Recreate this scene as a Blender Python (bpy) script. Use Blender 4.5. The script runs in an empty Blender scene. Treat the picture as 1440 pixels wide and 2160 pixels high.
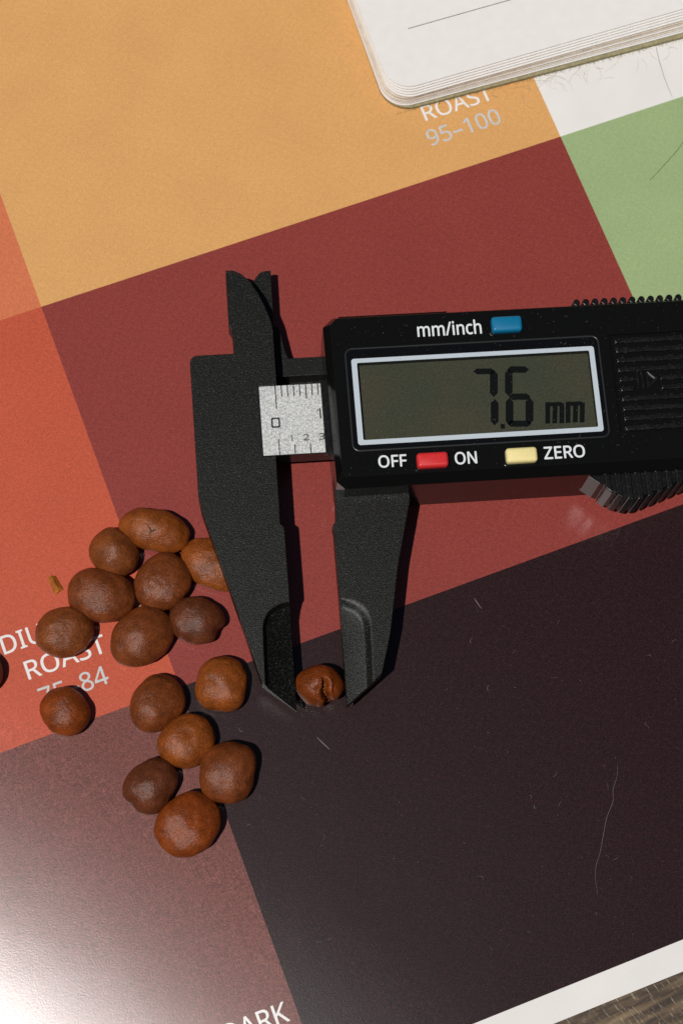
import bpy, bmesh, math, random
from mathutils import Vector, Matrix, noise
random.seed(7)
MM = 0.001                                   # everything is modelled in millimetres, linked in metres
scene = bpy.context.scene
COL = scene.collection

# ------------------------------------------------------------------ camera
cam = bpy.data.cameras.new('camera')
cam_o = bpy.data.objects.new('camera', cam)
COL.objects.link(cam_o)
RIGHT = Vector((0.9986016, 0.0, 0.0528668))
DOWN = Vector((0.0145313, -0.9614827, -0.2744811))
FWD = Vector((0.0508305, 0.2748655, -0.9601381))
rot = Matrix((RIGHT, -DOWN, -FWD)).transposed()
cam_o.matrix_world = Matrix.Translation(Vector((-15.393, -83.236, 290.753)) * MM) @ rot.to_4x4()
cam.sensor_fit = 'VERTICAL'
cam.sensor_height = 36.0
cam.sensor_width = 24.0
cam.lens = 64.17
cam.clip_start = 0.01
cam.clip_end = 20.0
cam.dof.use_dof = True
cam.dof.focus_distance = 0.288
cam.dof.aperture_fstop = 45.0
scene.camera = cam_o

# ------------------------------------------------------------------ light
SUN_DIR = Vector((-0.31, -0.268, 1.0)).normalized()      # towards the sun
w = bpy.data.worlds.new('World')
scene.world = w
w.use_nodes = True
nt = w.node_tree
nt.nodes.clear()
sky = nt.nodes.new('ShaderNodeTexSky')
sky.sky_type = 'NISHITA'
sky.sun_disc = False
sky.sun_elevation = math.asin(SUN_DIR.z)
sky.sun_rotation = math.atan2(SUN_DIR.x, SUN_DIR.y)
bg = nt.nodes.new('ShaderNodeBackground')
bg.inputs['Strength'].default_value = 0.03
wo = nt.nodes.new('ShaderNodeOutputWorld')
nt.links.new(sky.outputs[0], bg.inputs[0])
nt.links.new(bg.outputs[0], wo.inputs[0])

sun = bpy.data.lights.new('sun', 'SUN')
sun.energy = 5.0
sun.angle = math.radians(0.5)
sun.color = (1.0, 0.982, 0.95)
sun_o = bpy.data.objects.new('sun', sun)
COL.objects.link(sun_o)
sun_o.rotation_euler = (-SUN_DIR).to_track_quat('-Z', 'Y').to_euler()
sun_o.location = SUN_DIR * 1.0

scene.view_settings.view_transform = 'Standard'
scene.view_settings.look = 'None'
scene.view_settings.exposure = -0.60
scene.view_settings.gamma = 1.0
scene.cycles.caustics_reflective = False

GRID_ROT = math.radians(20.966)              # the chart lies turned on the table

# ------------------------------------------------------------------ materials
def new_mat(name):
    m = bpy.data.materials.new(name)
    m.use_nodes = True
    t = m.node_tree
    b = t.nodes['Principled BSDF']
    return m, t, b

def coords(t, scale=(1, 1, 1), rotz=0.0):
    tc = t.nodes.new('ShaderNodeTexCoord')
    mp = t.nodes.new('ShaderNodeMapping')
    mp.inputs['Scale'].default_value = scale
    mp.inputs['Rotation'].default_value = (0, 0, rotz)
    t.links.new(tc.outputs['Object'], mp.inputs[0])
    return mp.outputs[0]

def noise_tex(t, vec, feature_mm, detail=2.0, rough=0.5):
    n = t.nodes.new('ShaderNodeTexNoise')
    n.inputs['Scale'].default_value = 1000.0 / feature_mm
    n.inputs['Detail'].default_value = detail
    n.inputs['Roughness'].default_value = rough
    t.links.new(vec, n.inputs['Vector'])
    return n.outputs['Fac']

def ramp(t, fac, stops):
    r = t.nodes.new('ShaderNodeValToRGB')
    e = r.color_ramp.elements
    while len(e) < len(stops):
        e.new(0.5)
    for el, (p, c) in zip(e, stops):
        el.position = p
        el.color = (c[0], c[1], c[2], 1) if not isinstance(c, (int, float)) else (c, c, c, 1)
    t.links.new(fac, r.inputs[0])
    return r.outputs[0]

def mix(t, a, b, fac, mode='MIX'):
    n = t.nodes.new('ShaderNodeMix')
    n.data_type = 'RGBA'
    n.blend_type = mode
    for sock, v in ((n.inputs[6], a), (n.inputs[7], b)):
        if isinstance(v, bpy.types.NodeSocket):
            t.links.new(v, sock)
        else:
            sock.default_value = (v[0], v[1], v[2], 1)
    if isinstance(fac, bpy.types.NodeSocket):
        t.links.new(fac, n.inputs[0])
    else:
        n.inputs[0].default_value = fac
    return n.outputs[2]

def bump(t, b, height, strength, dist_mm):
    n = t.nodes.new('ShaderNodeBump')
    n.inputs['Strength'].default_value = strength
    n.inputs['Distance'].default_value = dist_mm * MM
    t.links.new(height, n.inputs['Height'])
    t.links.new(n.outputs[0], b.inputs['Normal'])
    return n

def plain(name, color, rough=0.5, metallic=0.0, spec=0.5, var=0.0, feat=0.4):
    m, t, b = new_mat(name)
    b.inputs['Roughness'].default_value = rough
    b.inputs['Metallic'].default_value = metallic
    b.inputs['Specular IOR Level'].default_value = spec
    if var:
        f = noise_tex(t, coords(t), feat, 3.0)
        lo = [c * (1 - var) for c in color]
        hi = [c * (1 + var) for c in color]
        t.links.new(ramp(t, f, [(0.3, lo), (0.7, hi)]), b.inputs['Base Color'])
    else:
        b.inputs['Base Color'].default_value = (*color, 1)
    return m

def print_mat(name, color, var=0.12, speck=0.0):
    """offset print on a satin laminated sheet: fine dot grain, slight blotches, a satin lobe"""
    m, t, b = new_mat(name)
    v = coords(t)
    fine = noise_tex(t, v, 0.17, 1.0, 0.6)
    weave = noise_tex(t, coords(t, (1.0, 0.22, 1.0), GRID_ROT), 0.20, 1.0)
    weave2 = noise_tex(t, coords(t, (0.22, 1.0, 1.0), GRID_ROT), 0.20, 1.0)
    cloud = noise_tex(t, v, 11.0, 3.0)
    c = ramp(t, fine, [(0.36, [x * (1 - var) for x in color]), (0.64, [x * (1 + var) for x in color])])
    c = mix(t, c, ramp(t, weave, [(0.36, 1 - 0.45 * var), (0.64, 1 + 0.45 * var)]), 1.0, 'MULTIPLY')
    c = mix(t, c, ramp(t, weave2, [(0.36, 1 - 0.45 * var), (0.64, 1 + 0.45 * var)]), 1.0, 'MULTIPLY')
    c = mix(t, c, ramp(t, cloud, [(0.3, 0.97), (0.7, 1.03)]), 1.0, 'MULTIPLY')
    if speck:
        vo = noise_tex(t, v, 0.20, 1.0)
        c = mix(t, c, [0.16, 0.12, 0.12], ramp(t, vo, [(0.60, 0.0), (0.78, speck)]))
    t.links.new(c, b.inputs['Base Color'])
    b.inputs['Roughness'].default_value = 0.285
    b.inputs['Specular IOR Level'].default_value = 0.5
    grain = noise_tex(t, v, 0.22, 2.0, 0.6)
    b1 = bump(t, b, grain, 0.45, 0.028)
    wave = noise_tex(t, v, 14.0, 2.0)
    b2 = bump(t, b, wave, 0.3, 0.15)             # faint waves in the laminate
    t.links.new(b1.outputs[0], b2.inputs['Normal'])
    return m

def jaw_mat():
    m, t, b = new_mat('grained_black_composite')
    v = coords(t)
    g = noise_tex(t, v, 0.16, 1.0, 0.6)
    c = ramp(t, g, [(0.42, [0.0025, 0.0025, 0.002]), (0.62, [0.007, 0.007, 0.0055]), (0.74, [0.085, 0.085, 0.07])])
    t.links.new(c, b.inputs['Base Color'])
    b.inputs['Roughness'].default_value = 0.38
    b.inputs['Specular IOR Level'].default_value = 0.29
    h = noise_tex(t, v, 0.19, 2.0, 0.7)
    bump(t, b, h, 0.9, 0.055)
    return m

def gloss_black():
    m, t, b = new_mat('black_abs_plastic')
    v = coords(t)
    b.inputs['Base Color'].default_value = (0.0052, 0.0052, 0.0050, 1)
    b.inputs['Roughness'].default_value = 0.17
    b.inputs['Specular IOR Level'].default_value = 0.17
    h = noise_tex(t, v, 0.5, 3.0)
    bump(t, b, h, 0.06, 0.05)
    return m

def bean_mat(name, color, rough=0.37):
    m, t, b = new_mat(name)
    v = coords(t)
    blot = noise_tex(t, v, 3.0, 4.0, 0.6)
    c = ramp(t, blot, [(0.30, [x * 0.58 for x in color]), (0.52, color), (0.75, [min(1, x * 1.35) for x in color])])
    fine = noise_tex(t, v, 0.32, 3.0, 0.65)
    c = mix(t, c, ramp(t, fine, [(0.34, 0.70), (0.62, 1.15)]), 1.0, 'MULTIPLY')
    t.links.new(c, b.inputs['Base Color'])
    b.inputs['Roughness'].default_value = rough
    b.inputs['Specular IOR Level'].default_value = 0.30
    wr = noise_tex(t, coords(t, (0.8, 2.0, 1.3)), 0.42, 3.0, 0.6)      # fine wrinkles of the skin
    b1 = bump(t, b, wr, 0.62, 0.20)
    soft = noise_tex(t, v, 1.6, 2.0, 0.5)
    b2 = bump(t, b, soft, 0.5, 0.30)
    t.links.new(b1.outputs[0], b2.inputs['Normal'])
    return m

M = {}
M['orange'] = print_mat('orange_print', (0.68, 0.355, 0.126), 0.10)
M['vermilion_light'] = print_mat('light_vermilion_print', (0.61, 0.172, 0.076), 0.14)
M['vermilion'] = print_mat('vermilion_print', (0.500, 0.090, 0.045), 0.16)
M['crimson'] = print_mat('deep_red_print', (0.250, 0.044, 0.035), 0.20)
M['green'] = print_mat('green_print', (0.32, 0.415, 0.197), 0.09)
M['white'] = print_mat('white_paper', (0.79, 0.755, 0.715), 0.012)
M['maroon'] = print_mat('maroon_brown_print', (0.165, 0.053, 0.043), 0.36, 0.22)
M['espresso'] = print_mat('dark_brown_print', (0.0190, 0.0060, 0.0066), 0.6, 0.14)
M['white_ink'] = print_mat('white_lettering', (0.80, 0.77, 0.74), 0.03)
M['grey_ink'] = print_mat('pale_grey_lettering', (0.56, 0.56, 0.54), 0.08)
M['jaw'] = jaw_mat()
M['black'] = gloss_black()
def matte_black():
    m, t, b = new_mat('flecked_black_plastic')  # black with random paler flecks, lifted so the ribs show
    v = coords(t)
    g = noise_tex(t, v, 0.35, 3.0, 0.7)
    t.links.new(ramp(t, g, [(0.4, 0.004), (0.62, 0.012), (0.78, 0.045)]), b.inputs['Base Color'])
    b.inputs['Roughness'].default_value = 0.30
    b.inputs['Specular IOR Level'].default_value = 0.28
    bump(t, b, g, 0.4, 0.05)
    return m
M['matte'] = matte_black()
M['window_black'] = plain('black_window_plastic', (0.004, 0.004, 0.004), 0.12)
M['rim'] = plain('polished_black_rim', (0.02, 0.02, 0.02), 0.30, spec=0.6)
M['silver_print'] = plain('silver_frame_print', (0.50, 0.555, 0.60), 0.4, var=0.03)
M['lcd'] = plain('olive_lcd', (0.066, 0.063, 0.041), 0.6, spec=0.15, var=0.24, feat=0.3)
def lcd_mat():
    m, t, b = new_mat('olive_grey_lcd')
    v = coords(t)
    f = noise_tex(t, v, 0.3, 3.0)
    g = noise_tex(t, v, 16.0, 2.0)
    c = ramp(t, g, [(0.35, [0.058, 0.064, 0.043]), (0.65, [0.078, 0.068, 0.044])])
    c = mix(t, c, ramp(t, f, [(0.3, 0.78), (0.7, 1.24)]), 1.0, 'MULTIPLY')
    t.links.new(c, b.inputs['Base Color'])
    b.inputs['Roughness'].default_value = 0.6
    b.inputs['Specular IOR Level'].default_value = 0.15
    return m
M['lcd'] = lcd_mat()
M['lcd_ink'] = plain('lcd_segment', (0.004, 0.004, 0.003), 0.6, spec=0.1)
M['legend'] = plain('white_legend_ink', (0.72, 0.73, 0.74), 0.5, var=0.05)
M['mark'] = plain('black_scale_ink', (0.012, 0.012, 0.012), 0.5)
M['blue'] = plain('blue_button_plastic', (0.003, 0.150, 0.295), 0.38, var=0.06)
M['red'] = plain('red_button_plastic', (0.62, 0.022, 0.024), 0.45, var=0.06)
M['cream'] = plain('pale_yellow_button_plastic', (0.84, 0.70, 0.31), 0.45, var=0.05)
M['dust'] = plain('pale_dust', (0.30, 0.28, 0.25), 0.8)
M['paper'] = plain('notebook_paper', (0.78, 0.745, 0.705), 0.75, spec=0.2, var=0.02, feat=2.0)
M['paper_warm'] = plain('shaded_page_edge', (0.62, 0.53, 0.43), 0.8, spec=0.2, var=0.12, feat=1.5)  # brownish edge colour, with the shade on the page sides put in
M['paper_core'] = plain('shaded_page_core', (0.30, 0.24, 0.17), 0.85, spec=0.2, var=0.3, feat=0.8)  # dark tan: the shade between the pages is put into this colour
M['kraft'] = plain('olive_kraft_board', (0.30, 0.26, 0.145), 0.85, spec=0.2, var=0.25, feat=0.5)
M['line'] = plain('grey_ruled_ink', (0.10, 0.085, 0.08), 0.7)
M['hair'] = plain('dark_hair', (0.06, 0.045, 0.035), 0.5)
M['lint'] = plain('pale_lint', (0.34, 0.30, 0.27), 0.7)
M['fuzz'] = plain('grey_brown_fuzz', (0.30, 0.26, 0.21), 0.8)
M['chaff'] = plain('dry_orange_chaff', (0.33, 0.105, 0.016), 0.75, spec=0.2, var=0.3, feat=0.5)
M['crumb'] = plain('pale_bean_crumb', (0.34, 0.17, 0.07), 0.6, var=0.3, feat=0.3)

def sticker_mat():
    m, t, b = new_mat('brushed_silver_label')
    v = coords(t)
    g = noise_tex(t, v, 0.26, 2.0, 0.75)
    t.links.new(ramp(t, g, [(0.28, [0.26, 0.26, 0.25]), (0.5, [0.55, 0.55, 0.53]), (0.74, [0.86, 0.86, 0.84])]), b.inputs['Base Color'])
    b.inputs['Roughness'].default_value = 0.5
    b.inputs['Metallic'].default_value = 0.15
    return m
M['sticker'] = sticker_mat()

def glass_mat():
    m, t, b = new_mat('display_glass')
    out = t.nodes['Material Output']
    tr = t.nodes.new('ShaderNodeBsdfTransparent')
    tr.inputs[0].default_value = (0.93, 0.94, 0.92, 1)
    gl = t.nodes.new('ShaderNodeBsdfGlossy')
    gl.inputs['Roughness'].default_value = 0.05
    lw = t.nodes.new('ShaderNodeLayerWeight')
    lw.inputs[0].default_value = 0.5
    pw = t.nodes.new('ShaderNodeMath'); pw.operation = 'POWER'
    pw.inputs[1].default_value = 4.0
    t.links.new(lw.outputs['Facing'], pw.inputs[0])
    fr = t.nodes.new('ShaderNodeMath'); fr.operation = 'MULTIPLY_ADD'
    fr.inputs[1].default_value = 0.8
    fr.inputs[2].default_value = 0.035
    t.links.new(pw.outputs[0], fr.inputs[0])
    mx = t.nodes.new('ShaderNodeMixShader')
    t.links.new(fr.outputs[0], mx.inputs[0])
    t.links.new(tr.outputs[0], mx.inputs[1])
    t.links.new(gl.outputs[0], mx.inputs[2])
    t.links.new(mx.outputs[0], out.inputs['Surface'])
    return m
M['glass'] = glass_mat()

def wood_mat():
    m, t, b = new_mat('brown_wood_table')
    v = coords(t, (1, 1, 1), 0.0)
    tc = t.nodes.new('ShaderNodeTexCoord')
    mp = t.nodes.new('ShaderNodeMapping')
    mp.vector_type = 'TEXTURE'
    mp.inputs['Rotation'].default_value = (0, 0, GRID_ROT + 0.05)
    mp.inputs['Scale'].default_value = (7.0, 0.8, 1.0)
    t.links.new(tc.outputs['Object'], mp.inputs[0])
    gr = noise_tex(t, mp.outputs[0], 1.5, 5.0, 0.6)
    c = ramp(t, gr, [(0.32, [0.012, 0.008, 0.006]), (0.44, [0.050, 0.030, 0.015]), (0.56, [0.12, 0.076, 0.040]), (0.74, [0.21, 0.145, 0.082])])
    mp2 = t.nodes.new('ShaderNodeMapping')
    mp2.vector_type = 'TEXTURE'
    mp2.inputs['Rotation'].default_value = (0, 0, GRID_ROT + 1.85)
    mp2.inputs['Scale'].default_value = (2.2, 0.3, 1.0)
    t.links.new(tc.outputs['Object'], mp2.inputs[0])
    fl = noise_tex(t, mp2.outputs[0], 0.9, 3.0, 0.6)
    c = mix(t, c, [0.42, 0.34, 0.25], ramp(t, fl, [(0.58, 0.0), (0.70, 0.75)]))
    t.links.new(c, b.inputs['Base Color'])
    b.inputs['Roughness'].default_value = 0.55
    bump(t, b, gr, 0.5, 0.4)
    return m
M['wood'] = wood_mat()

# ------------------------------------------------------------------ mesh helpers (all in mm)
def link(name, bm, mat, parent=None, smooth=False, bevel=0.0, seg=2, angle=35):
    me = bpy.data.meshes.new(name)
    bmesh.ops.recalc_face_normals(bm, faces=bm.faces[:])
    bmesh.ops.scale(bm, vec=(MM, MM, MM), verts=bm.verts[:])
    for f in bm.faces:
        f.smooth = smooth
    bm.to_mesh(me)
    bm.free()
    me.materials.append(mat)
    o = bpy.data.objects.new(name, me)
    COL.objects.link(o)
    if parent is not None:
        o.parent = parent
    if bevel:
        md = o.modifiers.new('edge', 'BEVEL')
        md.width = bevel * MM
        md.segments = seg
        md.limit_method = 'ANGLE'
        md.angle_limit = math.radians(angle)
    return o

def tag(o, label=None, cat=None, group=None, kind=None):
    for k, v in (('label', label), ('category', cat), ('group', group), ('kind', kind)):
        if v:
            o[k] = v
    return o

def empty(name, loc=(0, 0, 0), rz=0.0):
    o = bpy.data.objects.new(name, None)
    o.empty_display_size = 0.005
    o.location = Vector(loc) * MM
    o.rotation_euler = (0, 0, rz)
    COL.objects.link(o)
    return o

def add_prism(bm, poly, z0, z1):
    lo = [bm.verts.new((p[0], p[1], z0)) for p in poly]
    hi = [bm.verts.new((p[0], p[1], z1)) for p in poly]
    n = len(poly)
    bm.faces.new(hi)
    bm.faces.new(lo[::-1])
    for i in range(n):
        j = (i + 1) % n
        bm.faces.new((lo[i], lo[j], hi[j], hi[i]))
    return bm

def prism(poly, z0, z1):
    return add_prism(bmesh.new(), poly, z0, z1)

def box(x0, x1, y0, y1, z0, z1):
    return prism([(x0, y0), (x1, y0), (x1, y1), (x0, y1)], z0, z1)

def add_box(bm, x0, x1, y0, y1, z0, z1):
    return add_prism(bm, [(x0, y0), (x1, y0), (x1, y1), (x0, y1)], z0, z1)

def rrect(x0, x1, y0, y1, r, n=6):
    if not isinstance(r, (tuple, list)):
        r = (r,) * 4
    pts = []
    for (cx, cy, a0, rr) in ((x0, y0, 180, r[0]), (x1, y0, 270, r[1]), (x1, y1, 0, r[2]), (x0, y1, 90, r[3])):
        if rr <= 0:
            pts.append((cx, cy))
            continue
        ox = cx + rr if cx == x0 else cx - rr
        oy = cy + rr if cy == y0 else cy - rr
        for k in range(n + 1):
            a = math.radians(a0 + 90.0 * k / n)
            pts.append((ox + rr * math.cos(a), oy + rr * math.sin(a)))
    return pts

def round_poly(poly, radii, n=4):
    """poly with some corners rounded; radii: {index: r}"""
    out = []
    N = len(poly)
    for i, p in enumerate(poly):
        r = radii.get(i, 0)
        if not r:
            out.append(p)
            continue
        p = Vector(p); a = Vector(poly[i - 1]); b = Vector(poly[(i + 1) % N])
        s = p + (a - p).normalized() * r
        e = p + (b - p).normalized() * r
        for k in range(n + 1):
            t = k / n
            q = s * (1 - t) ** 2 + p * 2 * t * (1 - t) + e * t ** 2
            out.append((q.x, q.y))
    return out

def ring(bm, outer, inner, z0, z1):
    """a flat frame between two outlines with the same number of points"""
    n = len(outer)
    V = [[bm.verts.new((p[0], p[1], z)) for p in pl] for pl in (outer, inner) for z in (z0, z1)]
    ol, oh, il, ih = V
    for i in range(n):
        j = (i + 1) % n
        bm.faces.new((oh[i], oh[j], ih[j], ih[i]))
        bm.faces.new((ol[j], ol[i], il[i], il[j]))
        bm.faces.new((ol[i], ol[j], oh[j], oh[i]))
        bm.faces.new((il[j], il[i], ih[i], ih[j]))
    return bm

def catmull(pts, n=8):
    P = [Vector(p) for p in pts]
    P = [P[0] * 2 - P[1]] + P + [P[-1] * 2 - P[-2]]
    out = []
    for i in range(1, len(P) - 2):
        a, b, c, d = P[i - 1:i + 3]
        for k in range(n):
            t = k / n
            out.append(0.5 * ((2 * b) + (c - a) * t + (2 * a - 5 * b + 4 * c - d) * t * t + (3 * b - a - 3 * c + d) * t ** 3))
    out.append(P[-2])
    return out

def add_tube(bm, pts, r, sides=4, taper=True):
    P = [Vector(p) for p in pts]
    prev = None
    for i, p in enumerate(P):
        d = (P[min(i + 1, len(P) - 1)] - P[max(i - 1, 0)]).normalized()
        up = Vector((0, 0, 1)) if abs(d.z) < 0.9 else Vector((1, 0, 0))
        s = d.cross(up).normalized(); u = s.cross(d)
        f = i / max(1, len(P) - 1)
        rr = r * (0.45 + 0.55 * math.sin(math.pi * min(1, max(0, f)))) if taper else r
        cur = [bm.verts.new(p + (s * math.cos(a) + u * math.sin(a)) * rr) for a in [2 * math.pi * k / sides for k in range(sides)]]
        if prev:
            for k in range(sides):
                bm.faces.new((prev[k], prev[(k + 1) % sides], cur[(k + 1) % sides], cur[k]))
        prev = cur
    return bm

def add_tri_poly(bm, poly, z):
    return bm.faces.new([bm.verts.new((p[0], p[1], z)) for p in poly])

def load_face():
    # the sans face that ships inside Blender; the built-in one if it is missing
    try:
        return bpy.data.fonts.load(bpy.utils.system_resource('DATAFILES', path='fonts') + '/NotoSansHebrew-Regular.woff2')
    except Exception:
        return None
FACE = load_face()
def text_mesh(body, x0, x1, y0, cap, z, bold=0.0, name='text', ref='H', shear=0.0):
    """flat lettering; fitted to x0..x1, baseline y0, height of the reference letter = cap"""
    def build(s):
        c = bpy.data.curves.new('text', 'FONT')
        c.body = s
        if FACE is not None:
            c.font = FACE
        c.size = 1.0
        c.resolution_u = 6
        c.fill_mode = 'FRONT'
        o = bpy.data.objects.new('text', c)
        COL.objects.link(o)
        dg = bpy.context.evaluated_depsgraph_get()
        ev = o.evaluated_get(dg)
        me = ev.to_mesh()
        bm = bmesh.new()
        bm.from_mesh(me)
        ev.to_mesh_clear()
        bpy.data.objects.remove(o)
        bpy.data.curves.remove(c)
        return bm
    r = build(ref)
    hy = max(v.co.y for v in r.verts)
    r.free()
    bm = build(body)
    xa = min(v.co.x for v in bm.verts); xb = max(v.co.x for v in bm.verts)
    for v in bm.verts:
        x = x0 + (v.co.x - xa) / (xb - xa) * (x1 - x0)
        y = v.co.y / hy * cap
        v.co = (x + shear * y, y0 + y, z)
    if bold:                                  # heavier strokes: the same outline struck again a hair to each side
        src = bm.copy()
        for k, (dx, dy) in enumerate(((-1, 0), (1, 0), (0, -1), (0, 1))):
            g = bmesh.ops.duplicate(bm, geom=list(bm.faces)[:len(src.faces)])['geom']
            for e in g:
                if isinstance(e, bmesh.types.BMVert):
                    e.co += Vector((dx * bold, dy * bold, 0.0008 * (k + 1)))
        src.free()
    return bm

# ------------------------------------------------------------------ table
TABLE_Z = -6.2
tb = bmesh.new()
add_box(tb, -700, 700, -500, 800, TABLE_Z - 25, TABLE_Z)
table = link('table', tb, M['wood'])
tag(table, kind='structure')

# ------------------------------------------------------------------ colour chart (local axes u, v)
chart = empty('roast_colour_chart', (0, 0, 0), GRID_ROT)
tag(chart, 'printed coffee roast colour chart of orange, red, green and brown blocks lying under everything', 'colour chart')
UL = [-131.1, -34.91, 61.31, 157.5]
VL = [-88.06, -83.61, -18.42, 51.37, 121.2, 125.6]
SHEET_T = 0.45
def sheet_z(u, v):
    # the sheet lies flat but sags a little towards its lower left corner
    x = u * math.cos(GRID_ROT) - v * math.sin(GRID_ROT)
    y = u * math.sin(GRID_ROT) + v * math.cos(GRID_ROT)
    s = -(x * 0.55 + y * 0.835)
    t = min(max(0.0, s - 53.0), 53.0)
    return -0.0030 * t * t / 2 - (0.168 * max(0.0, s - 106.0))
cells = [
    (0, 1, 'maroon', 'maroon brown block with the word DARK'), (1, 1, 'espresso', 'very dark brown block at the bottom'), (2, 1, 'espresso', None),
    (0, 2, 'vermilion', 'orange red block with MEDIUM LIGHT ROAST 75–84'), (1, 2, 'crimson', 'deep red block under the calipers'), (2, 2, 'green', 'green block at the right edge'),
    (0, 3, 'vermilion_light', 'lighter orange red block at the left edge'), (1, 3, 'orange', 'yellow orange block with ROAST 95–100'), (2, 3, 'white', 'blank white block below the notebook'),
    (0, 0, 'white', 'white bottom margin'), (0, 4, 'white', None)]
def sheet_patch(u0, u1, v0, v1):
    bm = bmesh.new()
    nu = max(1, int((u1 - u0) / 4)); nv = max(1, int((v1 - v0) / 4))
    def grid(dz):
        return [[bm.verts.new((u0 + (u1 - u0) * i / nu, v0 + (v1 - v0) * j / nv,
                 sheet_z(u0 + (u1 - u0) * i / nu, v0 + (v1 - v0) * j / nv) + dz)) for j in range(nv + 1)] for i in range(nu + 1)]
    a = grid(0.0); b = grid(-SHEET_T)
    for i in range(nu):
        for j in range(nv):
            bm.faces.new((a[i][j], a[i + 1][j], a[i + 1][j + 1], a[i][j + 1]))
            bm.faces.new((b[i][j], b[i][j + 1], b[i + 1][j + 1], b[i + 1][j]))
    a = grid(0.0); b = grid(-SHEET_T)
    for i in range(nu):
        bm.faces.new((b[i][0], b[i + 1][0], a[i + 1][0], a[i][0]))
        bm.faces.new((a[i][nv], a[i + 1][nv], b[i + 1][nv], b[i][nv]))
    for j in range(nv):
        bm.faces.new((a[0][j], a[0][j + 1], b[0][j + 1], b[0][j]))
        bm.faces.new((b[nu][j], b[nu][j + 1], a[nu][j + 1], a[nu][j]))
    bmesh.ops.delete(bm, geom=[v for v in bm.verts if not v.link_faces], context='VERTS')
    return bm
for ci, ri, mk, lb in cells:
    if ri in (0, 4):
        bm = sheet_patch(UL[0], UL[3], VL[ri], VL[ri + 1])
        o = link('margin', bm, M[mk], chart, smooth=True)
    else:
        bm = sheet_patch(UL[ci], UL[ci + 1], VL[ri], VL[ri + 1])
        o = link('colour_block', bm, M[mk], chart, smooth=True)
    if lb:
        tag(o, lb)

def chart_text(body, u0, u1, v0, mat, bold=0.025, cap=3.0):
    bm = text_mesh(body, u0, u1, v0, cap, 0.0, bold)
    for v in bm.verts:
        v.co.z += sheet_z(v.co.x, v.co.y) + 0.03
    return link('printed_word', bm, mat, chart)
chart_text('ROAST', 39.85, 52.95, 62.15, M['white_ink'])
chart_text('95–100', 38.85, 52.55, 57.33, M['grey_ink'])
chart_text('MEDIUM LIGHT', -65.4, -35.6, -3.66, M['white_ink'], 0.035)
chart_text('ROAST', -57.0, -43.75, -8.88, M['white_ink'], 0.035)
chart_text('75–84', -56.3, -45.1, -13.82, M['grey_ink'])
chart_text('MEDIUM DARK', -64.6, -36.4, -73.05, M['white_ink'], 0.035)

# ------------------------------------------------------------------ notebook
nb = empty('notebook', (0, 0, 0), GRID_ROT)
ca, sa = math.cos(GRID_ROT), math.sin(GRID_ROT)
c0u, c0v = 33.9, 65.45                        # its corner, in chart axes
nb.location = Vector((c0u * ca - c0v * sa, c0u * sa + c0v * ca, 0.0)) * MM
tag(nb, 'white paper notebook with rounded corner and kraft cover lying open over the chart', 'notebook')
NW, NH = 120.0, 170.0
COVER_ROT = math.radians(-3.4)
def leaf_obj(name, li, bi, z0, z1, deg, mk, r=4.6, bev=0.04):
    o = link(name, prism(rrect(0, NW, 0, NH, (r, 1, 1, r), 12), z0, z1), M[mk], nb, bevel=bev)
    o.location = Vector((li, bi, 0)) * MM
    o.rotation_euler = (0, 0, math.radians(deg))
    return o
cover_o = leaf_obj('back_cover', -0.02, -0.12, 0.02, 0.75, -3.4, 'kraft', 5.2, 0.12)
leaf_obj('page_gap_core', 1.5, 2.15, 0.76, 3.95, -2.0, 'paper_core')  # inset spacer, coloured dark so the page gaps look shaded
leaves = [  # left inset, bottom inset, turn, material
    (0.00, 0.28, -3.05, 'paper'), (0.12, 0.42, -2.95, 'paper'), (0.17, 0.48, -2.85, 'paper_warm'), (0.20, 0.60, -2.7, 'paper'),
    (0.30, 0.64, -2.5, 'paper_warm'), (0.34, 0.66, -2.3, 'paper_warm'), (0.78, 0.62, -2.02, 'paper'), (0.88, 0.93, -1.97, 'paper'),
    (0.98, 1.24, -1.90, 'paper'), (1.06, 1.55, -1.85, 'paper'), (1.18, 1.86, -1.8, 'paper')]
for i, (li, bi, deg, mk) in enumerate(leaves):
    z0 = 0.80 + 0.32 * i
    o = leaf_obj('page', li, bi, z0, z0 + (0.275 if mk == 'paper' else 0.20), deg, mk)
    if i == len(leaves) - 1:
        tag(o, 'top page with one ruled line')
        link('ruled_line', box(6.9, 80, 10.93, 11.07, z0 + 0.278, z0 + 0.284), M['line'], o)
fz = bmesh.new()
for k in range(330):
    x = random.uniform(1.5, 75) ** 1.0
    y = -0.1 - random.uniform(-0.1, 0.05)
    z = random.uniform(0.1, 0.7)
    L = random.uniform(0.15, 0.6) * (1.0 + 0.5 * x / 75)
    a = random.uniform(-2.6, -0.5)
    p = [(x, y, z), (x + 0.5 * L * math.cos(a), y + 0.5 * L * math.sin(a), z + random.uniform(-.1, .1)),
         (x + L * math.cos(a + random.uniform(-.6, .6)), y + L * math.sin(a), max(0.06, z + random.uniform(-.3, .1)))]
    add_tube(fz, p, random.uniform(0.012, 0.035), 3)
fzo = tag(link('torn_fibres', fz, M['kraft'], nb), kind='stuff')
fzo.rotation_euler = (0, 0, COVER_ROT)

# ------------------------------------------------------------------ caliper (local frame: x along the beam, 0 at the zero tick)
cal = empty('digital_caliper', (-11.3685, 18.9902, 0), math.radians(4.43))
tag(cal, 'black plastic digital caliper gripping a coffee bean and reading 7.6 mm', 'caliper')
JT, JB = 8.5, 4.5

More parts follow.
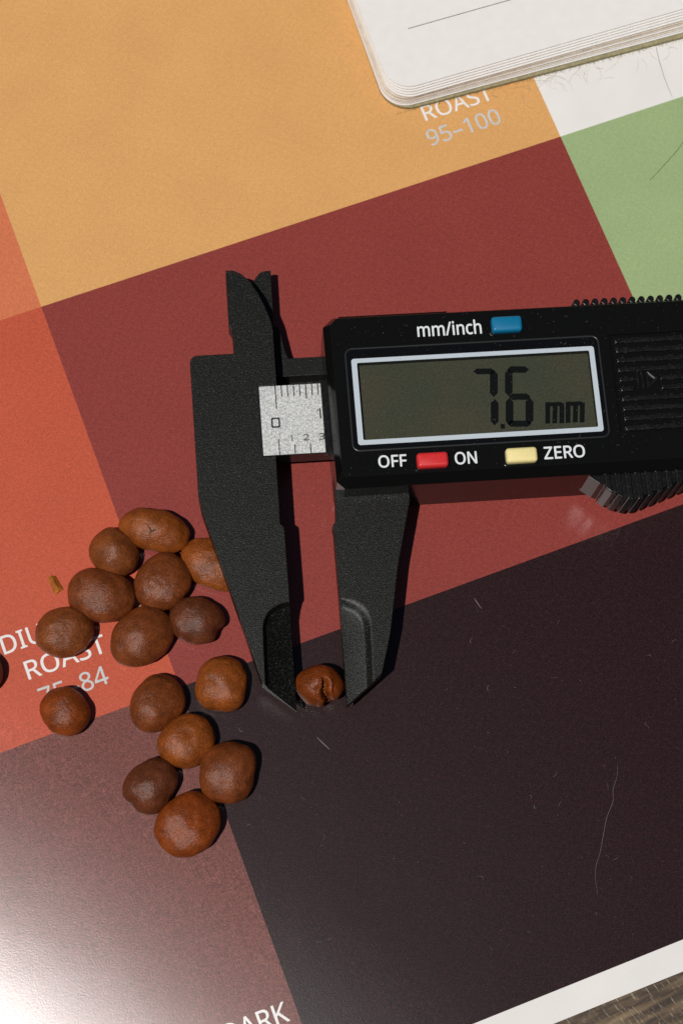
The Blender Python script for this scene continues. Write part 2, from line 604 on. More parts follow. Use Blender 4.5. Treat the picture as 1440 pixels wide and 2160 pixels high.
def recess_tip(bm, B, I, width, depth, z_lo, zb=JB, zt=JT):
    """the thinned measuring tip: a soft hollow that starts at curve B and runs down to a floor ending at the inner edge I"""
    n = len(B)
    steps = [0.0, 0.12, 0.25, 0.4, 0.55, 0.7, 0.85, 1.0]
    cols = []
    for i in range(n):
        b = Vector(B[i]); q = Vector(I[i])
        L = max((q - b).length, 1e-6)
        col = [bm.verts.new((b.x, b.y, zb))]
        for f in steps:
            ww = min(width, L * 0.75)
            s_ = f * ww
            p = b.lerp(q, s_ / L)
            d = depth * (0.5 - 0.5 * math.cos(math.pi * f)) * min(1.0, L / width)
            col.append(bm.verts.new((p.x, p.y, zt - d)))
        zf = zt - depth * min(1.0, L / width)
        col.append(bm.verts.new((q.x, q.y, min(zf, z_lo + (zf - z_lo) * max(0.0, 1 - L / 3.0)))))
        col.append(bm.verts.new((q.x, q.y, zb)))
        cols.append(col)
    m = len(cols[0])
    for a, c in zip(cols, cols[1:]):
        for k in range(1, m - 1):
            f = bm.faces.new((a[k], c[k], c[k + 1], a[k + 1]))
        bm.faces.new((a[0], a[-1], c[-1], c[0]))
    for cset in (cols[0], cols[-1]):
        bm.faces.new(cset)

def resample(pts, n):
    P = [Vector(p) for p in pts]
    L = [0.0]
    for a, b in zip(P, P[1:]):
        L.append(L[-1] + (b - a).length)
    out = []
    for k in range(n):
        s = L[-1] * k / (n - 1)
        i = 0
        while i < len(P) - 2 and L[i + 1] < s:
            i += 1
        f = (s - L[i]) / max(1e-9, L[i + 1] - L[i])
        out.append(P[i].lerp(P[i + 1], f))
    return out

def smooth_tip(bm):
    o = link('measuring_tip', bm, M['jaw'], cal, smooth=True)
    o.data.set_sharp_from_angle(angle=math.radians(40))

# fixed jaw: outside blade, plate and upper inside blade in one moulding
Bf = resample([(-0.10, -36.36), (-1.9, -36.75), (-3.35, -37.55), (-4.2, -38.7), (-4.6, -40.2), (-4.72, -44.5), (-4.82, -49.53)], 22)
If = resample([(-0.09, -36.8), (-0.10, -53.45)], 22)
ear_curve = [(v.x, v.y) for v in catmull([(-5.52, 20.72), (-4.14, 19.9), (-2.71, 18.17), (-1.54, 15.98), (-0.6, 13.57), (0.12, 11.18), (0.32, 9.6)], 4)]
plate = ([(-6.83, 20.77)] + ear_curve + [(0.32, 0.03), (-2.68, 0.03), (-2.68, -12.08), (-0.62, -12.08), (-0.72, -23.55), (-0.12, -24.1), (-0.08, -33)]
         + [(v.x, v.y) for v in Bf] + [(-5.3, -49.13), (-8.5, -37.19), (-13.17, -20.41), (-13.55, -17.6)]
         + [(-13.65, 4.6)] + [(-13.5, 5.3), (-13.0, 5.83), (-12.37, 5.96)] + [(-6.31, 5.96), (-6.38, 10.15), (-6.88, 10.9)])
link('fixed_jaw', prism(plate, JB, JT), M['jaw'], cal, bevel=0.10, angle=50)
tip = bmesh.new()
recess_tip(tip, Bf, If, 0.55, 1.5, 5.0)
smooth_tip(tip)

# beam with its printed label
link('beam', box(-2.66, 150, -12.06, 0.0, JB, 8.35), M['black'], cal)
label = link('scale_label', box(-2.64, 149, -11.95, -0.06, 8.352, 8.5), M['sticker'], cal, bevel=0.05)
tag(label, 'silver scale label with millimetre and inch marks')
for k in range(0, 30):
    L = 4.0 if k % 10 == 0 else (2.55 if k % 5 == 0 else 1.95)
    link('tick_mark', box(k - 0.085, k + 0.085, -0.08 - L, -0.08, 8.502, 8.508), M['mark'], label)
for k in range(0, 10):
    L = 2.7 if k == 0 else 1.6
    link('tick_mark', box(k * 2.54 - 0.08, k * 2.54 + 0.08, -11.93, -11.93 + L, 8.502, 8.508), M['mark'], label)
link('numeral', ring(bmesh.new(), rrect(-1.03, 0.43, -7.32, -5.55, 0.3), rrect(-0.76, 0.16, -7.05, -5.82, 0.2), 8.502, 8.508), M['mark'], label)
def one(x, y, h, wd):
    bm = prism([(x, y), (x + wd, y), (x + wd, y + h), (x, y + h)], 8.502, 8.508)
    return add_prism(bm, [(x, y + h - wd * 0.4), (x, y + h), (x - h * 0.30, y + h * 0.70), (x - h * 0.30, y + h * 0.70 - wd * 0.8)], 8.503, 8.509)
link('numeral', one(6.95, -6.1, 1.7, 0.24), M['mark'], label)
link('numeral', one(2.12, -9.78, 1.05, 0.15), M['mark'], label)
link('numeral', text_mesh('2', 4.05, 4.95, -9.75, 1.05, 8.508, 0.02), M['mark'], label)
link('numeral', text_mesh('3', 6.6, 7.5, -9.75, 1.05, 8.508, 0.02), M['mark'], label)

# slider: back plate with the moving inside blade, moving outside jaw
mear = [(v.x, v.y) for v in catmull([(0.25, 22.2), (-0.89, 21.9), (-2.1, 20.5), (-3.4, 17.8), (-4.4, 14.5), (-4.9, 11.0), (-5.0, 6.4)], 3)]
back = ([(0.85, 22.14)] + mear + [(-5.0, 3.0), (40, 3.0), (40, 6.2), (2.75, 6.2), (2.34, 7.2), (1.55, 11.8), (0.72, 12.1)])
link('moving_inside_blade', prism(back, 0.9, 4.3), M['jaw'], cal, bevel=0.08, angle=50)
link('slider_gap_plate', box(1.2, 40, -10.0, 3.6, 0.5, 0.895), M['jaw'], cal)  # underside plate added so the gap above the beam reads dark
Bm = resample([(7.86, -36.36), (9.6, -36.72), (11.2, -37.5), (12.2, -38.75), (12.62, -40.3), (12.55, -44.5), (12.28, -49.96)], 22)
Im = resample([(7.86, -36.8), (7.80, -53.42)], 22)
mjaw = ([(8.45, -16), (8.45, -20.2), (8.28, -23.62), (7.64, -24.35), (7.80, -25.1), (7.84, -33)] + [(v.x, v.y) for v in Bm]
        + [(13.57, -48.95), (15.48, -42.4), (17.55, -31.76), (20.41, -20.95), (20.7, -16)])
link('moving_jaw', prism(mjaw[::-1], JB, JT), M['jaw'], cal, bevel=0.10, angle=50)
tip = bmesh.new()
recess_tip(tip, Bm, Im, 1.9, 0.80, 7.7)
smooth_tip(tip)

# housing with chamfered rim, display opening and battery recess
HX0, HX1, HY0, HY1 = 8.15, 79.0, -19.70, 9.42
out = [(HX0 + 0.35, HY0 + 1.25), (HX0 + 1.6, HY0), (HX1, HY0), (HX1, HY1), (HX0 + 1.9, HY1), (HX0 + 0.1, HY1 - 1.55)]
inn = [(9.35, -17.6), (9.85, -18.46), (HX1 - 1.2, -18.46), (HX1 - 1.2, 8.35), (10.35, 8.35), (9.35, 7.3)]
hb = bmesh.new()
lay = [[hb.verts.new((p[0], p[1], z)) for p in pl] for pl, z in ((out, 5.2), (out, 13.0), (inn, 15.5))]
hb.faces.new(lay[0][::-1]); hb.faces.new(lay[2])
for a, b in ((0, 1), (1, 2)):
    for i in range(6):
        j = (i + 1) % 6
        hb.faces.new((lay[a][i], lay[a][j], lay[b][j], lay[b][i]))
def cut(bm, cutters):
    """subtract cutter meshes from bm with an exact boolean, then throw the helpers away"""
    def ob(b):
        me = bpy.data.meshes.new('cut'); bmesh.ops.recalc_face_normals(b, faces=b.faces[:]); b.to_mesh(me); b.free()
        o = bpy.data.objects.new('cut', me); COL.objects.link(o); return o
    base = ob(bm)
    tools = [ob(c) for c in cutters]
    for t in tools:
        md = base.modifiers.new('cut', 'BOOLEAN'); md.operation = 'DIFFERENCE'; md.solver = 'EXACT'; md.object = t
    dg = bpy.context.evaluated_depsgraph_get()
    ev = base.evaluated_get(dg)
    res = bmesh.new(); res.from_mesh(ev.to_mesh()); ev.to_mesh_clear()
    for o in [base] + tools:
        me = o.data
        bpy.data.objects.remove(o)
        bpy.data.meshes.remove(me)
    return res
WX0, WX1, WY0, WY1 = 11.25, 52.65, -14.45, 3.0
hb = cut(hb, [box(11.6, 52.3, -14.1, 2.65, 14.0, 17), box(54.5, 68.4, -13.75, 3.05, 15.1, 17)])
housing = link('housing', hb, M['black'], cal, bevel=0.14, seg=5, angle=25)
cover = prism([(p[0] + (0.12 if p[0] < 40 else -0.12), p[1] + (0.16 if p[1] < -5 else -0.16)) for p in out], 0.4, 5.2)
link('back_shell', cover, M['black'], cal, bevel=0.2)
link('edge_rail', box(10.9, 28.9, 9.0, 9.86, 7.0, 12.6), M['black'], cal, bevel=0.2)

# display: raised window plate, silver frame, sunken screen, glass
link('slider_lip', prism([(7.42, -12.6), (8.7, -12.6), (8.7, 0.35), (7.42, 0.35)], 8.52, 9.3), M['matte'], cal, bevel=0.22, seg=2)
n_out = rrect(WX0, WX1, WY0, WY1, 1.2, 6)
n_in = rrect(13.1, 50.85, -12.6, 0.43, 0.25, 6)
window = link('display_window', ring(bmesh.new(), n_out, n_in, 14.05, 15.72), M['window_black'], cal, bevel=0.15, angle=40)
rim_pts = [Vector((x, y, 15.66)) for x, y in rrect(WX0 + 0.1, WX1 - 0.1, WY0 + 0.1, WY1 - 0.1, 1.1, 8)]
rb = bmesh.new()
rv = []
for i, p in enumerate(rim_pts):
    d = (rim_pts[(i + 1) % len(rim_pts)] - rim_pts[i - 1]).normalized()
    n_ = Vector((d.y, -d.x, 0))
    rv.append([rb.verts.new(p + n_ * (0.17 * math.cos(a)) + Vector((0, 0, 0.17 * math.sin(a)))) for a in [math.pi * k / 8 for k in range(9)]])
for i in range(len(rv)):
    j = (i + 1) % len(rv)
    for k in range(8):
        rb.faces.new((rv[i][k], rv[j][k], rv[j][k + 1], rv[i][k + 1]))
link('window_rim', rb, M['rim'], window, smooth=True)
link('silver_frame', ring(bmesh.new(), rrect(12.2, 51.7, -13.42, 1.18, 0.45, 6), rrect(13.08, 50.87, -12.62, 0.45, 0.25, 6), 15.724, 15.735), M['silver_print'], window)
screen = link('lcd_screen', box(12.9, 51.0, -12.8, 0.6, 14.06, 14.45), M['lcd'], cal)
link('glass_pane', box(13.11, 50.84, -12.59, 0.42, 15.55, 15.70), M['glass'], window)

def seg_poly(a, b, th, cut_=0.55):
    a = Vector(a); b = Vector(b)
    d = (b - a).normalized(); s = Vector((-d.y, d.x)) * th / 2
    c = d * th * cut_
    return [tuple(a), tuple(a + c + s), tuple(b - c + s), tuple(b), tuple(b - c - s), tuple(a + c - s)]
def digit(segs):
    bm = bmesh.new()
    for a, b, th in segs:
        add_tri_poly(bm, seg_poly(a, b, th), 14.47)
    return bm
link('digit', digit([((31.9, -1.62), (35.4, -1.78), 1.0), ((35.27, -1.55), (34.78, -6.2), 1.28), ((34.9, -6.5), (34.43, -11.0), 1.26)]), M['lcd_ink'], screen)
link('decimal_point', prism(rrect(35.37, 36.08, -11.62, -10.82, 0.1, 2), 14.455, 14.465), M['lcd_ink'], screen)
link('digit', digit([((37.4, -1.6), (41.0, -1.82), 1.12), ((37.7, -1.55), (37.22, -6.2), 1.24), ((37.32, -6.45), (36.84, -11.15), 1.24),
                     ((37.2, -6.28), (40.75, -6.45), 1.1), ((40.56, -6.6), (40.08, -11.15), 1.28), ((36.5, -10.82), (40.4, -11.04), 1.06)]), M['lcd_ink'], screen)
def bar(bm, top, bot, wd):
    add_tri_poly(bm, [(bot[0] - wd / 2, bot[1]), (bot[0] + wd / 2, bot[1]), (top[0] + wd / 2, top[1]), (top[0] - wd / 2, top[1])], 14.47)
mmb = bmesh.new()
for t_, b_ in (((43.43, -7.56), (43.04, -11.2)), ((44.56, -8.3), (44.16, -11.22)), ((45.7, -7.9), (45.32, -11.29)),
               ((46.74, -7.67), (46.33, -11.27)), ((47.9, -8.4), (47.5, -11.25)), ((49.05, -8.0), (48.62, -11.32))):
    bar(mmb, t_, b_, 0.80)
for x0, x1, y in ((42.95, 45.95, -7.6), (46.3, 49.25, -7.7)):
    add_tri_poly(mmb, [(x0 + .02, y - 0.7), (x1, y - 0.75), (x1 - 0.12, y - 0.2), (x1 - 0.5, y - 0.02), (x0 + 0.1, y)], 14.472)
link('unit_symbol', mmb, M['lcd_ink'], screen)

# buttons and legends
def button(x0, x1, y0, y1, mat, lb):
    o = link('button', prism(rrect(x0, x1, y0, y1, 0.55, 5), 14.8, 16.75), M[mat], cal, bevel=0.55, seg=4, smooth=True)
    link('button_socket', ring(bmesh.new(), rrect(x0 - .42, x1 + .42, y0 - .42, y1 + .42, 0.8, 5), rrect(x0 - .14, x1 + .14, y0 - .14, y1 + .14, 0.6, 5), 15.3, 15.56), M['window_black'], cal, bevel=0.05)
    tag(o, lb)
button(35.35, 40.35, 4.25, 6.88, 'blue', 'blue button beside mm/inch')
button(21.2, 26.2, -17.95, -15.48, 'red', 'red button between OFF and ON')
button(35.42, 40.45, -17.98, -15.53, 'cream', 'pale yellow button beside ZERO')
ZT = 15.512
link('legend', text_mesh('mm/inch', 23.35, 33.75, 4.48, 2.42, ZT, 0.045, ref='h'), M['legend'], cal)
link('legend', text_mesh('OFF', 15.2, 19.65, -17.25, 1.92, ZT, 0.05), M['legend'], cal)
link('legend', text_mesh('ON', 27.4, 30.85, -17.45, 1.95, ZT, 0.05), M['legend'], cal)
link('legend', text_mesh('ZERO', 41.72, 48.25, -17.45, 2.0, ZT, 0.05), M['legend'], cal)

# battery cover with grip ribs and the moulded battery symbol
batt = link('battery_cover', box(54.75, 68.2, -13.55, 2.85, 14.6, 15.2), M['black'], cal, bevel=0.1)
pitch = 1.66
for k in range(10):
    y = 2.35 - k * pitch
    x0, x1 = 55.3 + 0.0 * k, 67.7
    spans = [(x0, x1)]
    if -6.9 < y < -2.7:
        spans = [(x0, 57.6), (62.0, x1)]
    for a, b in spans:
        link('rib', prism([(a, y - 0.85), (b, y - 0.85), (b, y - 0.02), (a, y - 0.02)], 15.1, 15.62), M['matte'], batt, bevel=0.2, seg=3)
emb = bmesh.new()
add_box(emb, 57.3, 58.15, -4.95, -4.65, 15.1, 15.5)
add_box(emb, 58.15, 58.45, -6.3, -3.3, 15.1, 15.5)
add_box(emb, 58.9, 59.2, -6.5, -3.2, 15.1, 15.5)
add_prism(emb, [(59.75, -6.2), (60.05, -6.2), (60.05, -3.6), (59.75, -3.6)], 15.1, 15.5)
add_prism(emb, [(59.95, -6.35), (61.6, -5.0), (61.6, -4.7), (59.95, -3.35), (59.95, -3.75), (61.05, -4.85), (59.95, -5.95)], 15.1, 15.51)
link('battery_symbol', emb, M['matte'], batt, bevel=0.06)

# thumb grips
ARC = [(49.18, -19.68), (50.83, -21.04), (52.42, -22.86), (54.24, -23.77), (55.99, -24.21), (57.42, -24.1), (59.05, -23.52), (60.79, -22.98), (62.29, -22.41), (63.92, -21.84), (66.5, -20.95), (69.5, -19.9)]
def arc_y(x):
    for (xa, ya), (xb, yb) in zip(ARC, ARC[1:]):
        if x <= xb:
            return ya + (yb - ya) * (x - xa) / (xb - xa)
    return -19.8
base = [(49.0, -19.4), (49.18, -19.68), (50.83, -21.04)] + [(x, arc_y(x) + 0.6) for x in [51.6 + 0.6 * k for k in range(30)]] + [(69.5, -19.4)]
lowg = link('thumb_grip', prism(base[::-1], 4.0, 12.1), M['matte'], cal, bevel=0.12, angle=50)
tag(lowg, 'lower thumb grip bulging towards the viewer')
for k in range(11):
    xl, xr = 51.62 + k * 1.66, 52.62 + k * 1.66
    link('rib', prism([(xl, -19.5), (xl + 0.05, arc_y(xl)), (xr + 0.05, arc_y(xr)), (xr, -19.5)][::-1], 4.1, 12.5), M['matte'], lowg, bevel=0.18, seg=3)
upg = link('thumb_grip', prism([(48.9, 9.2), (69.5, 9.2), (69.5, 10.1), (49.6, 10.1)], 4.0, 11.8), M['black'], cal, bevel=0.2)
tag(upg, 'upper thumb grip, a row of round teeth')
for k in range(12):
    x = 50.65 + k * 1.56
    link('rib', prism([(x + 0.56 * math.cos(a), 10.4 + 0.6 * math.sin(a)) for a in [2 * math.pi * i / 14 for i in range(14)]], 4.1, 12.0), M['matte'], upg, bevel=0.12)

# dust that has settled on the caliper
def add_fleck(bm, x, y, z, s):
    a = random.uniform(0, 6.28)
    v = [bm.verts.new((x + s * math.cos(a + k * 2.09) * random.uniform(.5, 1.3), y + s * math.sin(a + k * 2.09) * random.uniform(.5, 1.3), z)) for k in range(3)]
    top = bm.verts.new((x, y, z + s * 0.7))
    bm.faces.new(v[::-1])
    for k in range(3):
        bm.faces.new((v[k], v[(k + 1) % 3], top))
db = bmesh.new()
for k in range(900):
    x = random.uniform(9.8, 76); y = random.uniform(-18.2, 8.2)
    if 13.1 < x < 50.9 and -12.6 < y < 0.5:
        z = 15.705
    elif 11.3 < x < 52.6 and -14.4 < y < 3.0:
        z = 15.73
    elif 54.6 < x < 68.3 and -13.6 < y < 2.9:
        z = 15.22
        if random.random() < 0.6:
            z = 15.57
    else:
        z = 15.505
    add_fleck(db, x, y, z, random.choice((0.025, 0.03, 0.03, 0.035, 0.04, 0.045, 0.05, 0.07)))
for k in range(10):       # dust gathers along the ribs' edges
    y = 2.35 - k * pitch
    for q in range(34):
        x = random.uniform(55.3, 67.7)
        if -6.9 < y < -2.7 and 57.6 < x < 62.0:
            continue
        add_fleck(db, x, y - random.choice((0.02, 0.85)) + random.gauss(0, 0.06), 15.6, random.choice((0.03, 0.03, 0.04, 0.05)))
    add_fleck(db, 55.35, y - 0.4, 15.62, 0.09)
for k in range(22):
    x = random.uniform(12, 52); y = random.uniform(-17, 7); a = random.uniform(0, 3.14); L = random.uniform(0.25, 0.7)
    add_tube(db, [(x, y, 15.76), (x + L * .5 * math.cos(a), y + L * .5 * math.sin(a), 15.8), (x + L * math.cos(a + .5), y + L * math.sin(a + .5), 15.76)], 0.012, 3)
tag(link('dust', db, M['dust'], cal), kind='stuff')

# ------------------------------------------------------------------ coffee beans
BEAN_COL = {'warm': (0.235, 0.058, 0.009), 'mid': (0.165, 0.040, 0.009), 'dark': (0.118, 0.031, 0.011), 'red': (0.205, 0.041, 0.005), 'tan': (0.190, 0.050, 0.011)}
BM = {k: bean_mat('roasted_bean_' + k, c) for k, c in BEAN_COL.items()}
def bean_mesh(L, W, H, seed, sq=2.0, dents=(), lump=0.20, nu=72, nv=48, zc=0.40):
    bm = bmesh.new()
    off = Vector((seed * 13.1, seed * 7.7, seed * 3.3))
    rows = []
    for j in range(nv + 1):
        th = math.pi * j / nv
        row = []
        for i in range(nu):
            ph = 2 * math.pi * i / nu
            cx, cy = math.cos(ph), math.sin(ph)
            k = (abs(cx) ** sq + abs(cy) ** sq) ** (-1.0 / sq)
            st, ct = math.sin(th), math.cos(th)
            x = L / 2 * st * cx * k
            y = W / 2 * st * cy * k
            egg = 1.0 + 0.05 * math.sin(seed * 2.1) * cx
            y *= egg
            z = ct * H * (1 - zc) if ct > 0 else -abs(ct) ** 0.8 * H * zc
            n = Vector((x / (L * L), y / (W * W), z / (H * H))).normalized()
            p = Vector((x, y, z))
            d = lump * 2.4 * noise.noise(p * 0.20 + off) + lump * 0.7 * noise.noise(p * 0.55 + off) + lump * 0.16 * noise.noise(p * 1.2 + off)
            for (dx, dy, r, dep) in dents:
                q = math.hypot(x - dx, y - dy)
                if z > -H * 0.2 and q < r:
                    d -= dep * (0.5 + 0.5 * math.cos(math.pi * q / r))
            row.append(p + n * d)
        rows.append(row)
    zmin = min(p.z for r in rows for p in r)
    top = bm.verts.new(rows[0][0] - Vector((0, 0, zmin)))
    bot = bm.verts.new(rows[nv][0] - Vector((0, 0, zmin)))
    V = [[bm.verts.new(p - Vector((0, 0, zmin))) for p in rows[j]] for j in range(1, nv)]
    for i in range(nu):
        k = (i + 1) % nu
        bm.faces.new((top, V[0][i], V[0][k]))
        bm.faces.new((bot, V[-1][k], V[-1][i]))
        for a, b in zip(V, V[1:]):
            bm.faces.new((a[i], b[i], b[k], a[k]))
    return bm
beans = [  # x, y, length, width, height, angle, colour, squareness, dents, label
    (-30.6, -4.15, 12.0, 7.3, 5.0, -14, 'warm', 2.1, (), 'long oval brown bean with a small crack on its back, topmost of the scattered beans'),
    (-37.0, -8.0, 8.4, 7.6, 4.9, -40, 'tan', 2.1, (), 'round brown bean touching the lower left of the cracked bean'),
    (-38.9, -15.26, 10.7, 8.8, 5.2, -8, 'mid', 2.2, (), 'broad dark brown bean nearest to the chaff flake, on its right'),
    (-29.1, -12.9, 10.1, 8.4, 5.1, 55, 'mid', 2.1, (), 'smooth egg shaped bean just below the cracked bean, left of the half hidden one'),
    (-21.0, -9.9, 11.2, 7.7, 4.3, -32, 'warm', 2.0, (), 'light brown bean half hidden under the left jaw of the caliper'),
    (-44.6, -21.4, 9.7, 8.2, 5.0, 14, 'tan', 2.0, (), 'tan brown bean lying on the letters of MEDIUM and ROAST'),
    (-32.2, -21.9, 10.7, 9.0, 5.3, 42, 'mid', 2.1, (), 'large oval bean right of the word ROAST, its long axis leaning right'),
    (-23.3, -19.1, 8.8, 7.9, 4.9, -12, 'dark', 2.1, ((4.3, -1.3, 1.9, 0.75),), 'darkest brown bean with a notch in its right end, by the left jaw'),
    (-44.0, -34.1, 8.1, 7.7, 4.9, -20, 'red', 2.0, (), 'lone round bean covering the number 75–84'),
    (-29.4, -32.9, 9.8, 8.1, 5.0, 58, 'mid', 2.1, ((1.0, -1.5, 1.2, 0.2),), 'oval wrinkled bean straddling the red and brown blocks, left of the squarish bean'),
    (-19.1, -29.5, 8.6, 8.2, 5.0, 80, 'warm', 2.5, (), 'light squarish bean beside the tip of the left jaw'),
    (-24.7, -38.6, 9.5, 8.4, 5.1, 45, 'warm', 2.1, ((0.8, 0.3, 1.4, 0.25),), 'orange brown bean at the centre of the lower cluster, touching the wrinkled oval bean'),
    (-18.0, -43.7, 10.1, 8.9, 5.3, 78, 'mid', 2.4, (), 'big blunt bean at the right of the lower cluster'),
    (-30.0, -45.9, 9.1, 8.0, 5.0, 62, 'dark', 2.1, ((-4.1, 1.3, 1.7, 0.5),), 'dull dark bean with a dimpled lower end at the left of the lower cluster'),
    (-24.2, -51.8, 11.0, 9.1, 5.4, 40, 'red', 2.2, (), 'large glossy reddish bean at the bottom of the lower cluster'),
    (-58.3, -28.3, 8.6, 7.8, 4.8, 20, 'dark', 2.0, (), 'dark bean cut off by the left edge of the photo'),
]
for i, (x, y, L, W, H, ang, colr, sq, dents, lb) in enumerate(beans):
    o = link('coffee_bean', bean_mesh(L, W, H, i + 1, sq, dents), BM[colr], smooth=True)
    o.location = Vector((x, y, 0.02)) * MM
    o.rotation_euler = (0, 0, math.radians(ang))
    tag(o, lb, 'coffee bean', 'roasted coffee beans scattered on the chart')
    if i == 0:                                   # the split on the back of the long bean
        cb = bmesh.new()
        vs = [v.co / MM for v in o.data.vertices]
        def on_top(px, py):
            return max((v for v in vs if v.z > 2.0), key=lambda v: -((v.x - px) ** 2 + (v.y - py) ** 2)).z - 0.02
        for path in ([(-0.95, -0.35), (-0.45, -0.70), (-0.15, -1.1), (-0.30, -1.5), (-0.65, -1.85)], [(-0.15, -1.1), (0.25, -0.85), (0.6, -0.5)]):
            add_tube(cb, [(px, py, on_top(px, py)) for px, py in path], 0.12, 5)
        link('crack', cb, M['mark'], o)

# the bean held in the jaws, flat side with its crease turned up
def held_bean():
    bm = bmesh.new()
    nu, nv = 140, 100
    L, W, H = 7.85, 6.5, 6.4
    rows = []
    for j in range(nv + 1):
        th = math.pi * j / nv
        row = []
        for i in range(nu):
            ph = 2 * math.pi * i / nu
            p = Vector((L / 2 * math.sin(th) * math.cos(ph), W / 2 * math.sin(th) * math.sin(ph), H / 2 * math.cos(th)))
            n = p.normalized()
            d = 0.26 * noise.noise(p * 0.35 + Vector((4, 2, 9))) + 0.06 * noise.noise(p * 0.9)
            br = p.y - 0.35 - 0.55 * (p.x + 0.2)
            if -1.5 < p.x < 0.7 and p.z > 0:
                d -= 0.30 * math.exp(-(br / 0.20) ** 2) * min(1, (p.x + 1.5) / 0.8)
            d -= 0.16 * math.exp(-((p.x - 2.2 - 0.25 * math.sin(2 * p.y)) / 0.28) ** 2) * (1 if p.z > 0 and p.y < 0.4 else 0)
            gx = 0.75 + 0.25 * math.sin(p.y * 1.7) - 0.16 * p.y + 0.18 * noise.noise(Vector((0, p.y * 1.3, 5)))
            if p.z > -0.6 and p.y < 1.7:
                wdt = 0.42 + 0.11 * (1.7 - p.y) + 0.10 * noise.noise(Vector((p.y * 2.5, 1, 2)))
                e = abs(p.x - gx) / wdt
                if e < 1:
                    d -= (1.9 + 0.5 * noise.noise(Vector((p.x * 2.4, p.y * 2.4, 3)))) * (1 - e * e) ** 1.1 * min(1, (1.7 - p.y) / 0.9) * min(1.0, (p.z + 0.6) / 1.2)
                elif e < 2.2:
                    d += 0.20 * math.sin(math.pi * (e - 1) / 1.2)
            row.append(p + n * d)
        rows.append(row)
    top = bm.verts.new(rows[0][0]); bot = bm.verts.new(rows[nv][0])
    V = [[bm.verts.new(p) for p in rows[j]] for j in range(1, nv)]
    for i in range(nu):
        k = (i + 1) % nu
        bm.faces.new((top, V[0][i], V[0][k])); bm.faces.new((bot, V[-1][k], V[-1][i]))
        for a, b in zip(V, V[1:]):
            bm.faces.new((a[i], b[i], b[k], a[k]))
    return bm
hbm = bean_mat('glossy_red_brown_bean', (0.170, 0.036, 0.006), 0.26)
hb_o = link('coffee_bean', held_bean(), hbm, smooth=True)
a_ = math.radians(4.43)
lx, ly = 3.86, -49.2
hb_o.location = Vector((-11.3685 + lx * math.cos(a_) - ly * math.sin(a_), 18.9902 + lx * math.sin(a_) + ly * math.cos(a_), 3.25)) * MM
hb_o.rotation_euler = (math.radians(18), 0, a_)
tag(hb_o, 'glossy red brown bean held between the caliper jaw tips, its crease turned up', 'coffee bean', 'roasted coffee beans scattered on the chart')
cr = bmesh.new()
for k in range(26):
    y = random.uniform(-2.6, 1.2)
    gx = 0.75 + 0.45 * math.sin(y * 0.9) - 0.14 * y
    zz = 3.2 * math.sqrt(max(0, 1 - (y / 3.25) ** 2 - (gx / 3.9) ** 2)) - 1.05
    add_fleck(cr, gx + random.uniform(-0.35, 0.35), y, zz, random.uniform(0.07, 0.16))
tag(link('crease_crumbs', cr, M['crumb'], hb_o), kind='stuff')

# a curled flake of chaff
cf = bmesh.new()
foot = [(-1.40, 1.15), (0.0, 1.35), (1.42, -0.95), (0.95, -1.15), (-0.10, -1.85)]
crest = [(-0.75, 1.25, 0.62), (-0.30, 0.5, 0.85), (0.30, -0.55, 0.80), (0.62, -1.3, 0.40)]
fl = [cf.verts.new((x, y, 0.02)) for x, y in foot]
cl = [cf.verts.new(c) for c in crest]
for tri in ((fl[0], cl[0], fl[1]), (fl[0], cl[1], cl[0]), (fl[0], fl[4], cl[2], cl[1]), (fl[4], cl[3], cl[2]), (fl[1], cl[0], cl[1]),
            (fl[1], cl[1], cl[2], fl[2]), (fl[2], cl[2], cl[3]), (fl[2], cl[3], fl[3]), (fl[3], cl[3], fl[4]), (fl[0], fl[1], fl[2], fl[3], fl[4])):
    cf.faces.new(tri)
cfo = link('chaff_flake', cf, M['chaff'])
cfo.location = Vector((-46.5, -12.9, 0.02)) * MM
tag(cfo, 'small folded orange flake of chaff lying alone on the orange red block', 'chaff')

# ------------------------------------------------------------------ hairs and lint
def hair(pts, r, mat, label, z=0.06):
    P = catmull([(x, y, z + random.uniform(0, 0.05)) for x, y in pts], 7)
    o = link('hair' if mat == 'hair' else 'lint_thread', add_tube(bmesh.new(), P, r, 4), M[mat])
    tag(o, label, 'hair' if mat == 'hair' else 'lint')
hair([(56.6, 90.5), (57.0, 87.2), (57.7, 83.5), (58.4, 80.9), (59.3, 78.2)], 0.04, 'hair', 'thin dark hair curving over the white block below the notebook')
hair([(61.4, 70.6), (60.2, 68.5), (58.2, 66.0), (56.3, 63.8), (54.4, 61.7)], 0.04, 'hair', 'thin dark hair lying across the green block')
hair([(44.4, -41.6), (44.2, -43.5), (43.5, -45.6), (43.4, -47.5), (42.3, -50.1), (41.6, -53.0), (41.0, -55.6), (40.3, -57.6), (40.1, -59.6), (40.4, -62.2)], 0.017, 'lint', 'long wavy pale thread at the right of the very dark brown block')
hair([(-3.9, -37.6), (-2.9, -38.6), (-1.9, -39.5)], 0.05, 'lint', 'short bright straight lint below the held bean')
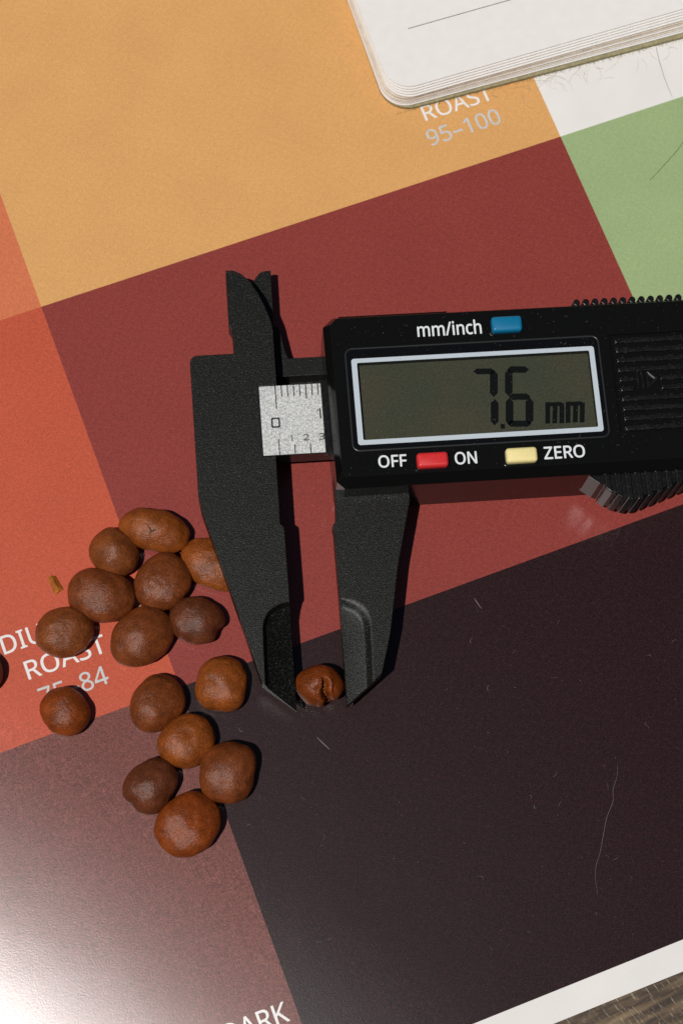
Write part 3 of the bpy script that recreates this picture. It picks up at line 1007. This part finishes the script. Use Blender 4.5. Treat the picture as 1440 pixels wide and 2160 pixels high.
hair([(21.8, -14.4), (22.3, -15.2), (22.9, -16.1)], 0.04, 'lint', 'short pale lint near the upper edge of the very dark brown block')
lb_ = bmesh.new()
for k in range(260):      # tiny specks and curls of lint strewn over the dark print
    x = random.uniform(-20, 58); y = random.uniform(-80, -14)
    u_ = x * ca + y * sa; v_ = -x * sa + y * ca
    if v_ > -19.5 or u_ < -33 or v_ < -83:
        continue
    if random.random() < 0.86:
        add_fleck(lb_, x, y, 0.01, random.choice((0.04, 0.05, 0.07)))
    else:
        a = random.uniform(0, 6.28); L = random.uniform(0.4, 1.4); c = random.uniform(-3, 3)
        pts = [(x, y, 0.04)]
        for s in range(5):
            x += L / 5 * math.cos(a); y += L / 5 * math.sin(a); a += c / 5
            pts.append((x, y, 0.05))
        add_tube(lb_, pts, random.uniform(0.008, 0.018), 3)
tag(link('lint_specks', lb_, M['lint']), kind='stuff')
fb = bmesh.new()
def nb_pt(x, y):
    r_ = GRID_ROT + COVER_ROT
    return (nb.location.x / MM + x * math.cos(r_) - y * math.sin(r_), nb.location.y / MM + x * math.sin(r_) + y * math.cos(r_))
for k in range(70):       # loose fuzz shed by the torn notebook edge
    x, y = nb_pt(random.gauss(36, 13), -0.2 - abs(random.gauss(0, 1.3)))
    a = random.uniform(0, 6.28); L = random.uniform(1.0, 4.0); c = random.uniform(-2.5, 2.5)
    pts = [(x, y, 0.05)]
    for s in range(7):
        x += L / 7 * math.cos(a); y += L / 7 * math.sin(a); a += c / 7
        pts.append((x, y, 0.06 + 0.05 * random.random()))
    add_tube(fb, pts, random.uniform(0.010, 0.020), 3)
for k in range(26):
    x, y = nb_pt(-0.6 - abs(random.gauss(0, 2.2)), random.uniform(-1, 30))
    a = random.uniform(0, 6.28); L = random.uniform(1.0, 3.5); c = random.uniform(-2.5, 2.5)
    pts = [(x, y, 0.05)]
    for s in range(7):
        x += L / 7 * math.cos(a); y += L / 7 * math.sin(a); a += c / 7
        pts.append((x, y, 0.06))
    add_tube(fb, pts, random.uniform(0.008, 0.014), 3)
tag(link('loose_fuzz', fb, M['fuzz']), kind='stuff')
